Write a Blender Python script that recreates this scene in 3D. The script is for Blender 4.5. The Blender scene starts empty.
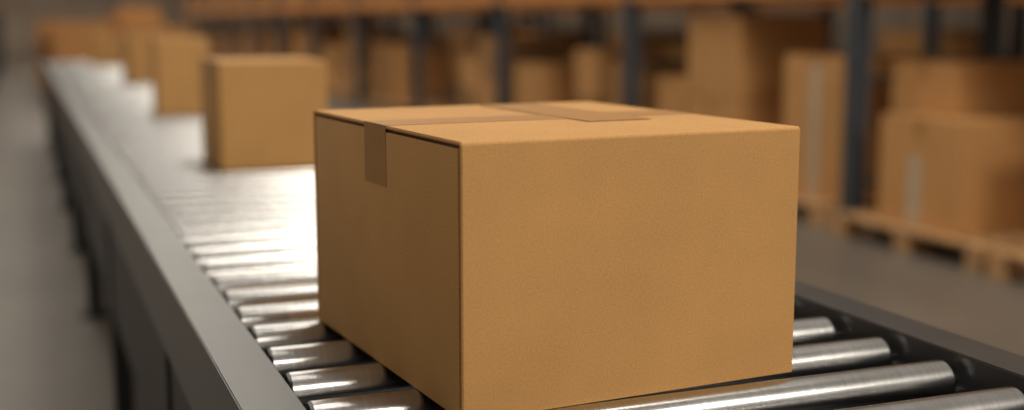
import bpy, bmesh, math, random
from mathutils import Vector, Matrix
random.seed(7)
S = bpy.context.scene
COL = S.collection
h = 0.42
ZR = 0.78          # roller top height

# ------------------------------------------------------------ materials
def nmat(name):
    m = bpy.data.materials.new(name); m.use_nodes = True
    nt = m.node_tree; b = nt.nodes['Principled BSDF']
    return m, nt, b
def N(nt, t, **kw):
    n = nt.nodes.new(t)
    for k, v in kw.items(): setattr(n, k, v)
    return n
def noise(nt, scale, detail=4, vec=None, rough=0.6):
    n = N(nt, 'ShaderNodeTexNoise'); n.inputs['Scale'].default_value = scale
    n.inputs['Detail'].default_value = detail; n.inputs['Roughness'].default_value = rough
    if vec is not None: nt.links.new(vec, n.inputs['Vector'])
    return n
def ramp(nt, fac, stops):
    r = N(nt, 'ShaderNodeValToRGB')
    cr = r.color_ramp
    while len(cr.elements) < len(stops): cr.elements.new(0.5)
    for e, (p, c) in zip(cr.elements, stops):
        e.position = p; e.color = (*c, 1)
    nt.links.new(fac, r.inputs['Fac']); return r
def bump(nt, b, height, strength, dist=0.002):
    bp = N(nt, 'ShaderNodeBump'); bp.inputs['Strength'].default_value = strength
    bp.inputs['Distance'].default_value = dist
    nt.links.new(height, bp.inputs['Height']); nt.links.new(bp.outputs['Normal'], b.inputs['Normal'])

def cardboard(name, col, vary=0.0, fine=True):
    m, nt, b = nmat(name)
    tc = N(nt, 'ShaderNodeTexCoord')
    v = tc.outputs['Object']
    n1 = noise(nt, 6, 3, v); n2 = noise(nt, 430, 3, v, 0.7)
    d = [c*0.93 for c in col]; l = [min(1, c*1.05) for c in col]
    r1 = ramp(nt, n1.outputs['Fac'], [(0.3, d), (0.7, l)])
    r2 = ramp(nt, n2.outputs['Fac'], [(0.26, (0.77, 0.74, 0.69)), (0.70, (1.10, 1.10, 1.10))])
    mx = N(nt, 'ShaderNodeMixRGB', blend_type='MULTIPLY'); mx.inputs[0].default_value = 1.0 if fine else 0.3
    nt.links.new(r1.outputs[0], mx.inputs[1]); nt.links.new(r2.outputs[0], mx.inputs[2])
    out = mx.outputs[0]
    if vary > 0:
        g = N(nt, 'ShaderNodeNewGeometry')
        r3 = ramp(nt, g.outputs['Random Per Island'], [(0, (1-vary, 1-vary, 1-vary)), (1, (1+vary, 1+vary*0.9, 1+vary*0.8))])
        m2 = N(nt, 'ShaderNodeMixRGB', blend_type='MULTIPLY'); m2.inputs[0].default_value = 1
        nt.links.new(out, m2.inputs[1]); nt.links.new(r3.outputs[0], m2.inputs[2]); out = m2.outputs[0]
    nt.links.new(out, b.inputs['Base Color'])
    b.inputs['Roughness'].default_value = 0.75
    b.inputs['Specular IOR Level'].default_value = 0.25
    if fine: bump(nt, b, n2.outputs['Fac'], 0.2, 0.0004)
    return m

M_card = cardboard('kraft_cardboard', (0.545, 0.300, 0.108))
M_cardfar = cardboard('kraft_cardboard_stock', (0.44, 0.235, 0.09), vary=0.28, fine=False)
M_core = cardboard('cardboard_gap_shade', (0.09, 0.04, 0.016))  # very dark brown: shade inside seams and flap gaps, put into the colour

def simple(name, col, rough=0.5, metal=0.0, nscale=8, amt=0.12, bmp=0.0, bscale=60, spec=0.5):
    m, nt, b = nmat(name)
    tc = N(nt, 'ShaderNodeTexCoord')
    n1 = noise(nt, nscale, 5, tc.outputs['Object'])
    r = ramp(nt, n1.outputs['Fac'], [(0.3, [c*(1-amt) for c in col]), (0.7, [min(1, c*(1+amt)) for c in col])])
    nt.links.new(r.outputs[0], b.inputs['Base Color'])
    b.inputs['Roughness'].default_value = rough; b.inputs['Metallic'].default_value = metal
    b.inputs['Specular IOR Level'].default_value = spec
    if bmp:
        n2 = noise(nt, bscale, 3, tc.outputs['Object']); bump(nt, b, n2.outputs['Fac'], bmp, 0.001)
    return m
M_tape = simple('packing_tape', (0.37, 0.185, 0.055), 0.5, 0, 30, 0.05, 0.1, 90, 0.22)
M_label = simple('pale_tape', (0.50, 0.39, 0.27), 0.5, 0, 10, 0.08)
M_rail = simple('rail_painted_steel', (0.062, 0.066, 0.07), 0.36, 0.5, 5, 0.12, 0.15, 160)
M_dark = simple('dark_steel', (0.025, 0.025, 0.026), 0.5, 0.4, 5, 0.2)
M_post = simple('rack_upright_blue', (0.075, 0.088, 0.105), 0.5, 0.2, 4, 0.2)
M_beam = simple('rack_beam_orange', (0.58, 0.24, 0.06), 0.5, 0.0, 4, 0.15)
M_wood = simple('pallet_wood', (0.44, 0.25, 0.11), 0.75, 0, 12, 0.3)
M_wall = simple('wall_paint', (0.32, 0.25, 0.19), 0.8, 0, 0.7, 0.35)

# galvanised roller with circumferential brushing + wear
def roller_mat():
    m, nt, b = nmat('galvanised_roller')
    tc = N(nt, 'ShaderNodeTexCoord')
    mp = N(nt, 'ShaderNodeMapping'); mp.inputs['Scale'].default_value = (60, 4, 4)
    nt.links.new(tc.outputs['Object'], mp.inputs['Vector'])
    n1 = noise(nt, 4, 5, mp.outputs[0]); n2 = noise(nt, 9, 4, tc.outputs['Object'])
    r = ramp(nt, n1.outputs['Fac'], [(0.3, (0.45, 0.455, 0.46)), (0.7, (0.56, 0.565, 0.57))])
    nt.links.new(r.outputs[0], b.inputs['Base Color'])
    b.inputs['Metallic'].default_value = 1.0
    rr = N(nt, 'ShaderNodeMapRange'); rr.inputs[3].default_value = 0.17; rr.inputs[4].default_value = 0.29
    nt.links.new(n2.outputs['Fac'], rr.inputs[0]); nt.links.new(rr.outputs[0], b.inputs['Roughness'])
    bump(nt, b, n1.outputs['Fac'], 0.06, 0.0005)
    return m
M_roll = roller_mat()

def floor_mat():
    m, nt, b = nmat('polished_concrete')
    tc = N(nt, 'ShaderNodeTexCoord')
    n1 = noise(nt, 0.7, 6, tc.outputs['Object']); n2 = noise(nt, 14, 5, tc.outputs['Object'])
    r = ramp(nt, n1.outputs['Fac'], [(0.3, (0.12, 0.101, 0.083)), (0.7, (0.19, 0.164, 0.136))])
    r2 = ramp(nt, n2.outputs['Fac'], [(0.3, (0.85, 0.85, 0.85)), (0.7, (1.05, 1.05, 1.05))])
    mx = N(nt, 'ShaderNodeMixRGB', blend_type='MULTIPLY'); mx.inputs[0].default_value = 1
    nt.links.new(r.outputs[0], mx.inputs[1]); nt.links.new(r2.outputs[0], mx.inputs[2])
    nt.links.new(mx.outputs[0], b.inputs['Base Color'])
    b.inputs['Roughness'].default_value = 0.42
    bump(nt, b, n2.outputs['Fac'], 0.1, 0.002)
    return m
M_floor = floor_mat()

# ------------------------------------------------------------ mesh helpers
def add_box(bm, lo, hi, mi=0, bev=0.0, seg=2):
    r = bmesh.ops.create_cube(bm, size=1.0)
    vs = r['verts']
    c = [(a+b)/2 for a, b in zip(lo, hi)]; s = [abs(b-a) for a, b in zip(lo, hi)]
    for v in vs:
        v.co = Vector((c[0]+v.co.x*s[0], c[1]+v.co.y*s[1], c[2]+v.co.z*s[2]))
    fs = set(f for v in vs for f in v.link_faces)
    for f in fs: f.material_index = mi
    if bev > 0:
        es = list(set(e for v in vs for e in v.link_edges))
        bmesh.ops.bevel(bm, geom=es, offset=bev, segments=seg, profile=0.5, affect='EDGES', clamp_overlap=True)
def finish(bm, name, mats, parent=None, loc=(0,0,0), rot=0, smooth=False):
    me = bpy.data.meshes.new(name); bm.normal_update(); bm.to_mesh(me); bm.free()
    for m in mats: me.materials.append(m)
    if smooth:
        for p in me.polygons: p.use_smooth = True
        try: me.set_sharp_from_angle(angle=math.radians(35))
        except Exception: pass
    o = bpy.data.objects.new(name, me); COL.objects.link(o)
    o.location = loc; o.rotation_euler = (0, 0, rot)
    if parent: o.parent = parent
    return o
def empty(name, loc=(0,0,0), rot=0):
    e = bpy.data.objects.new(name, None); COL.objects.link(e)
    e.location = loc; e.rotation_euler = (0, 0, rot); e.empty_display_size = 0.1
    return e
def add_prism(bm, pts, axis, a, b, mi=0):
    """extrude polygon pts; axis 'x': pts=(y,z); axis 'y': pts=(x,z)"""
    mk = (lambda p, t: (t, p[0], p[1])) if axis == 'x' else (lambda p, t: (p[0], t, p[1]))
    va = [bm.verts.new(mk(p, a)) for p in pts]; vb = [bm.verts.new(mk(p, b)) for p in pts]
    n = len(pts); fs = [bm.faces.new(va), bm.faces.new(vb[::-1])]
    for i in range(n):
        fs.append(bm.faces.new((va[i], vb[i], vb[(i+1) % n], va[(i+1) % n])))
    for f in fs: f.material_index = mi
    bmesh.ops.recalc_face_normals(bm, faces=fs)
    return fs

# ------------------------------------------------------------ cardboard box with folded flaps
def cardboard_box(name, W, D, H, loc, rot, hero=False):
    root = empty(name, loc, rot)
    t = 0.004; gap = 0.0048; r = 0.0045; tg = 0.0036 if hero else 0.0022
    bm = bmesh.new()
    add_box(bm, (0.0035, 0.0035, 0.001), (W-0.0035, D-0.0035, H-t-0.0005), 0)
    finish(bm, 'inner_core', [M_core], root)
    def fold(sign):
        pts = [(0, 0.0)]
        for i in range(7):
            a = math.pi - i*(math.pi/2)/6
            pts.append((r + r*math.cos(a), H - r + r*math.sin(a)))
        e = D/2 - 0.0008
        pts += [(e, H), (e, H-t), (t+0.001, H-t), (t, H-t-0.001), (t, 0)]
        if sign < 0: pts = [(D-y, z) for y, z in pts]
        return pts
    for sgn, nm in ((1, 'panel_front_with_flap'), (-1, 'panel_back_with_flap')):
        bm = bmesh.new(); add_prism(bm, fold(sgn), 'x', 0.0, W)
        ge = [e for e in bm.edges if (abs(e.verts[0].co.x) < 1e-6 and abs(e.verts[1].co.x) < 1e-6) or (abs(e.verts[0].co.x-W) < 1e-6 and abs(e.verts[1].co.x-W) < 1e-6)]
        bmesh.ops.bevel(bm, geom=ge, offset=0.0012, segments=2, affect='EDGES', clamp_overlap=True)
        finish(bm, nm, [M_card], root, smooth=True)
    for x0, x1, nm in ((0.0, t, 'panel_left'), (W-t, W, 'panel_right')):
        bm = bmesh.new()
        add_box(bm, (x0, t+gap, 0), (x1, D-t-gap, H-t-tg), 0, 0.0012, 2)
        finish(bm, nm, [M_card], root, smooth=True)
    tw = 0.0375; cy = D/2+0.003
    bm = bmesh.new()
    e = 0.0006
    add_box(bm, (-e, cy-tw, H+0.0001), (W+e, cy+tw, H+e), 0)
    add_box(bm, (-e, cy-tw, H-0.072), (-0.0001, cy+tw, H+e), 0)
    add_box(bm, (W+0.0001, cy-tw, H-0.07), (W+e, cy+tw, H+e), 0)
    if hero:
        add_box(bm, (W*0.56, cy-tw-0.055, H+e+0.0001), (W*0.56+0.09, D*0.96, H+e+0.0005), 0)
    finish(bm, 'tape_top', [M_tape], root)
    return root

rotb = math.radians(4.5)
cardboard_box('cardboard_box', 1.034*h, 1.215*h, 0.705*h, (0.977*h+0.002, 2.83*h, ZR+0.0005), rotb, hero=True)
cardboard_box('cardboard_box', 0.302, 0.40, 0.305, (0.508, 3.50, ZR+0.0005), 0.0)
cardboard_box('cardboard_box', 0.235, 0.36, 0.34, (0.56, 5.75, ZR+0.0005), math.radians(-2))
cardboard_box('cardboard_box', 0.24, 0.45, 0.32, (0.68, 8.8, ZR+0.0005), math.radians(2))
cardboard_box('cardboard_box', 0.30, 0.45, 0.30, (0.62, 12.3, ZR+0.0005), 0)

# ------------------------------------------------------------ roller conveyor
conv = empty('roller_conveyor')
Y0, Y1 = 0.02, 13.6
XL, XR = 0.276, 1.052
pitch = 0.122; R = 0.0262
bm = bmesh.new(); bx = bmesh.new()
prof = [(XL+0.004, 0.0), (XL+0.004, R*0.62), (XL, R*0.70), (XL+0.0005, R*0.90), (XL+0.004, R),
        (XR-0.004, R), (XR-0.0005, R*0.90), (XR, R*0.70), (XR-0.004, R*0.62), (XR-0.004, 0.0)]
SEG = 32
y = 0.10 
nroll = 0
while y < Y1-0.05:
    rings = []
    for (px, pr) in prof:
        if pr == 0:
            rings.append([bm.verts.new((px, y, ZR-R))])
        else:
            rings.append([bm.verts.new((px, y+pr*math.cos(2*math.pi*i/SEG), ZR-R+pr*math.sin(2*math.pi*i/SEG))) for i in range(SEG)])
    for a, b in zip(rings, rings[1:]):
        for i in range(SEG):
            j = (i+1) % SEG
            if len(a) == 1: bm.faces.new((a[0], b[j], b[i]))
            elif len(b) == 1: bm.faces.new((a[i], a[j], b[0]))
            else: bm.faces.new((a[i], a[j], b[j], b[i]))
    for xa, xb in ((XL-0.02, XL+0.006), (XR-0.006, XR+0.02)):
        add_prism(bx, [(y+0.006*math.cos(k*math.pi/3), ZR-R+0.006*math.sin(k*math.pi/3)) for k in range(6)], 'x', xa, xb)
    y += pitch; nroll += 1
bmesh.ops.recalc_face_normals(bm, faces=bm.faces)
finish(bm, 'rollers', [M_roll], conv, smooth=True)
finish(bx, 'axles', [M_roll], conv)

def channel(side):
    t = 0.004; w = 0.066; top = ZR+0.010; bot = ZR-0.125
    pts = [(0, top), (w, top), (w, bot), (w-0.03, bot), (w-0.03, bot+t), (w-t, bot+t), (w-t, top-t),
           (t, top-t), (t, ZR-0.075), (0, ZR-0.075)]
    if side < 0: pts = [(XL-0.013-x, z) for x, z in pts]
    else: pts = [(XR+0.013+x, z) for x, z in pts]
    return pts
for s, nm in ((-1, 'rail_left'), (1, 'rail_right')):
    bm = bmesh.new(); add_prism(bm, channel(s), 'y', Y0, Y1)
    bmesh.ops.bevel(bm, geom=[e for e in bm.edges if abs(e.verts[0].co.y-e.verts[1].co.y) > 1], offset=0.0016, segments=2, affect='EDGES')
    finish(bm, nm, [M_rail], conv, smooth=True)
bm = bmesh.new()
yy = 0.6
while yy < Y1:
    for xa in (XL-0.075, XR+0.02):
        add_box(bm, (xa, yy-0.03, 0.012), (xa+0.055, yy+0.03, ZR-0.11), 0, 0.003)
        add_box(bm, (xa-0.03, yy-0.06, 0.0), (xa+0.085, yy+0.06, 0.012), 0, 0.002)
    add_box(bm, (XL-0.02, yy-0.02, 0.30), (XR+0.02, yy+0.02, 0.35), 0, 0.002)
    add_box(bm, (XL-0.02, yy-0.02, ZR-0.17), (XR+0.02, yy+0.02, ZR-0.12), 0, 0.002)
    yy += 1.55
finish(bm, 'legs', [M_dark], conv)
bm = bmesh.new()
add_box(bm, (XL-0.068, Y0, 0.36), (XL-0.050, Y1, ZR-0.127), 0, 0.003)
add_box(bm, (XR+0.050, Y0, 0.36), (XR+0.068, Y1, ZR-0.127), 0, 0.003)
add_box(bm, (XL+0.02, Y0, ZR-0.16), (XR-0.02, Y1, ZR-0.145), 0, 0.0)
finish(bm, 'under_shade_panels', [M_dark], conv)  # dark panels added to stand in for the shade below the rails

# ------------------------------------------------------------ room
bm = bmesh.new(); add_box(bm, (-6, -8, -0.1), (12, 46, 0.0)); finish(bm, 'floor', [M_floor])
bm = bmesh.new(); add_box(bm, (-6, 45.8, 0), (12, 46, 8)); finish(bm, 'wall_back', [M_wall])
bm = bmesh.new(); add_box(bm, (11.8, -8, 0), (12, 45.8, 8)); finish(bm, 'wall_right', [M_wall])

# ------------------------------------------------------------ pallet racks
def rack(name, X, depth, ys, levels, htop=4.2):
    root = empty(name)
    bp = bmesh.new(); bb = bmesh.new(); bd = bmesh.new()
    for yv in ys:
        for xx in (X, X+depth-0.09):
            add_box(bp, (xx, yv, 0.01), (xx+0.09, yv+0.012, htop), 0)
            add_box(bp, (xx, yv+0.098, 0.01), (xx+0.09, yv+0.11, htop), 0)
            add_box(bp, (xx, yv, 0.01), (xx+0.012, yv+0.11, htop), 0, 0)
            add_box(bp, (xx-0.02, yv-0.02, 0), (xx+0.11, yv+0.13, 0.012), 0)
        z = 0.25
        while z < htop-0.5:
            add_box(bp, (X+0.08, yv+0.04, z), (X+depth-0.08, yv+0.07, z+0.03), 0)
            z += 0.6
    for a, b in zip(ys, ys[1:]):
        for lz in levels:
            for xx in (X+0.005, X+depth-0.055):
                add_box(bb, (xx, a+0.11, lz-0.12), (xx+0.05, b, lz), 0, 0.004)
            nb = 7
            for i in range(nb):
                ya = a+0.12+(b-a-0.13)*i/nb
                add_box(bd, (X+0.02, ya, lz), (X+depth-0.02, ya+(b-a-0.13)/nb*0.8, lz+0.02), 0)
    finish(bp, 'uprights', [M_post], root); finish(bb, 'beams', [M_beam], root); finish(bd, 'deck_boards', [M_wood], root)
    return root
ys = [5.84-2.84+2.84*i for i in range(0, 13)]
LV = 1.46
rack('pallet_rack', 4.40, 1.05, ys, [LV, 3.0])
rack('pallet_rack', 7.30, 1.05, ys, [LV, 3.0])
ysl = [14.0+2.8*i for i in range(0, 10)]
rack('pallet_rack', -1.50, 1.05, ysl, [1.5, 3.0])

def pallet(x0, y0, lx=1.0, ly=1.15, name='wooden_pallet', bm=None, z0=0.0):
    own = bm is None
    if own: bm = bmesh.new()
    for yb in (0.0, 0.5, 1.0):
        yc = y0 + yb*(ly-0.1)
        for xb in (0.0, 0.5, 1.0):
            xc = x0 + xb*(lx-0.12)
            add_box(bm, (xc, yc, z0+0.018), (xc+0.12, yc+0.1, z0+0.092), 0, 0.003)
        add_box(bm, (x0, yc, z0), (x0+lx, yc+0.1, z0+0.018), 0, 0.002)
        add_box(bm, (x0, yc, z0+0.092), (x0+lx, yc+0.1, z0+0.110), 0, 0.002)
    n = 7
    for i in range(n):
        xa = x0 + (lx-0.1)*i/(n-1)
        add_box(bm, (xa, y0, z0+0.110), (xa+0.1, y0+ly, z0+0.130), 0, 0.002)
    if own: finish(bm, name, [M_wood])
def carton(bm, x0, x1, y0, y1, z0, z1, label=None):
    """rack carton: body, top flap seam gap and tape; mats 0 card 1 tape 2 pale"""
    add_box(bm, (x0, y0, z0), (x1, y1, z1-0.006), 0, 0.004, 1)
    ym = (y0+y1)/2
    add_box(bm, (x0, y0, z1-0.006), (x1, ym-0.002, z1), 0)
    add_box(bm, (x0, ym+0.002, z1-0.006), (x1, y1, z1), 0)
    add_box(bm, (x0-0.001, ym-0.03, z1), (x1+0.001, ym+0.03, z1+0.001), 1)
    add_box(bm, (x0-0.0015, ym-0.03, z1-0.1), (x0, ym+0.03, z1+0.001), 1)
    if label:
        a, b, c, d = label
        add_box(bm, (x0-0.003, a, c), (x0-0.0005, b, d), 2)
def carton_obj(name, *args, **kw):
    bm = bmesh.new(); carton(bm, *args, **kw); return finish(bm, name, [M_cardfar, M_tape, M_label])

ZP = 0.131
pallet(4.20, 4.58, 1.0, 1.16)
pallet(4.28, 5.99, 1.0, 1.1)
pallet(4.44, 7.22, 1.0, 1.2)
pallet(4.18, 3.35, 1.0, 1.15)
carton_obj('shipping_carton', 4.30, 5.05, 4.85, 5.48, ZP, 0.70, label=(5.14, 5.24, 0.14, 0.50))
carton_obj('shipping_carton', 4.55, 5.15, 5.20, 5.72, 0.702, 0.98)
carton_obj('shipping_carton', 4.48, 5.10, 6.02, 6.68, ZP, 0.99, label=(6.29, 6.39, 0.14, 0.93))
carton_obj('shipping_carton', 4.55, 5.15, 5.50, 5.72, ZP, 0.70)
carton_obj('shipping_carton', 4.50, 5.2, 7.26, 7.95, ZP, 0.66)
carton_obj('shipping_carton', 4.50, 5.2, 7.25, 7.95, 0.662, 1.24)
carton_obj('shipping_carton', 4.50, 5.1, 7.98, 8.40, ZP, 0.78)
carton_obj('shipping_carton', 4.35, 5.1, 3.45, 4.35, ZP, 0.75)

def fill(name, x0, x1, ya, yb, zb, hmin, hmax, withpal=True, dens=0.8):
    bm = bmesh.new(); bp = bmesh.new(); y = ya
    while y < yb-0.5:
        w = random.uniform(0.45, 0.85)
        if y+w > yb: break
        if random.random() < dens:
            xs = x0 + random.uniform(0.0, 0.12)
            H = random.uniform(hmin, hmax); n = 1 if H < 0.45 else random.choice([1, 2, 2])
            for k in range(n):
                carton(bm, xs+random.uniform(0, 0.03), x1-random.uniform(0.05, 0.2), y, y+w-0.01, zb+ZP+H*k/n+0.001*k, zb+ZP+H*(k+1)/n,
                       label=(y+w*0.6, y+w*0.6+0.09, zb+ZP+0.02, zb+ZP+H*0.5/n) if random.random() < 0.3 and k == 0 else None)
        y += w + random.uniform(0.03, 0.15)
    y = ya
    while y+1.15 < yb+0.1:
        pallet(x0-0.02, y, 0.98, 1.12, bm=bp, z0=zb); y += 1.25
    root = empty(name)
    finish(bm, 'cartons', [M_cardfar, M_tape, M_label], root)
    finish(bp, 'pallets', [M_wood], root)
for i, (a, b) in enumerate(zip(ys, ys[1:])):
    if i >= 2:
        fill('pallet_load', 4.47, 5.4, a+0.14, b-0.03, 0, 0.60, 0.95, dens=0.92)
    fill('pallet_load', 4.45, 5.4, a+0.14, b-0.03, LV+0.02, 0.5, 1.0)
    fill('pallet_load', 7.35, 8.3, a+0.14, b-0.03, 0, 0.5, 1.05)
    fill('pallet_load', 7.35, 8.3, a+0.14, b-0.03, LV+0.02, 0.5, 1.0)
for i, (a, b) in enumerate(zip(ysl, ysl[1:])):
    fill('pallet_load', -1.45, -0.5, a+0.14, b-0.03, 0, 0.6, 1.1)
    fill('pallet_load', -1.45, -0.5, a+0.14, b-0.03, 1.52, 0.6, 1.0)
fill('pallet_load', 1.6, 2.6, 20, 34, 0, 0.7, 1.3)
fill('pallet_load', 0.3, 1.3, 18, 30, 0, 0.6, 1.1)

# ------------------------------------------------------------ light
w = bpy.data.worlds.new('World'); S.world = w; w.use_nodes = True
bg = w.node_tree.nodes['Background']; bg.inputs[0].default_value = (1.0, 0.88, 0.74, 1); bg.inputs[1].default_value = 0.33
def area(name, loc, sx, sy, power, col=(1, 0.91, 0.78), target=None):
    l = bpy.data.lights.new(name, 'AREA'); l.shape = 'RECTANGLE'; l.size = sx; l.size_y = sy
    l.energy = power; l.color = col
    o = bpy.data.objects.new(name, l); COL.objects.link(o); o.location = loc
    if target:
        o.rotation_euler = (Vector(target)-Vector(loc)).to_track_quat('-Z', 'Y').to_euler()
    return o
for i, yv in enumerate([3, 9, 15, 21, 28, 36]):
    area('added_key_light', (2.6, yv, 6.4), 1.8 if i == 0 else 2.6, 3.4 if i == 0 else 5.0, [180, 90, 120, 150, 170, 170][i])
    area('added_key_light', (-1.2, yv, 6.4), 2.2, 5.0, [42, 38, 65, 90, 120, 120][i])
area('added_key_light', (2.6, -2.6, 4.6), 2.5, 1.5, 225, target=(0.7, 1.5, 0.8))  # added key light, aimed from camera right to brighten the box front

# ------------------------------------------------------------ camera
cam = bpy.data.cameras.new('Camera'); co = bpy.data.objects.new('Camera', cam); COL.objects.link(co)
co.location = (0, 0, ZR+h)
co.rotation_euler = (math.radians(81.5), 0, math.radians(-21.5))
cam.sensor_width = 36; cam.lens = 1238*36/1024
cam.dof.use_dof = True; cam.dof.focus_distance = 1.40; cam.dof.aperture_fstop = 1.65
cam.clip_start = 0.02
S.camera = co
S.view_settings.view_transform = 'Standard'
S.view_settings.look = 'None'
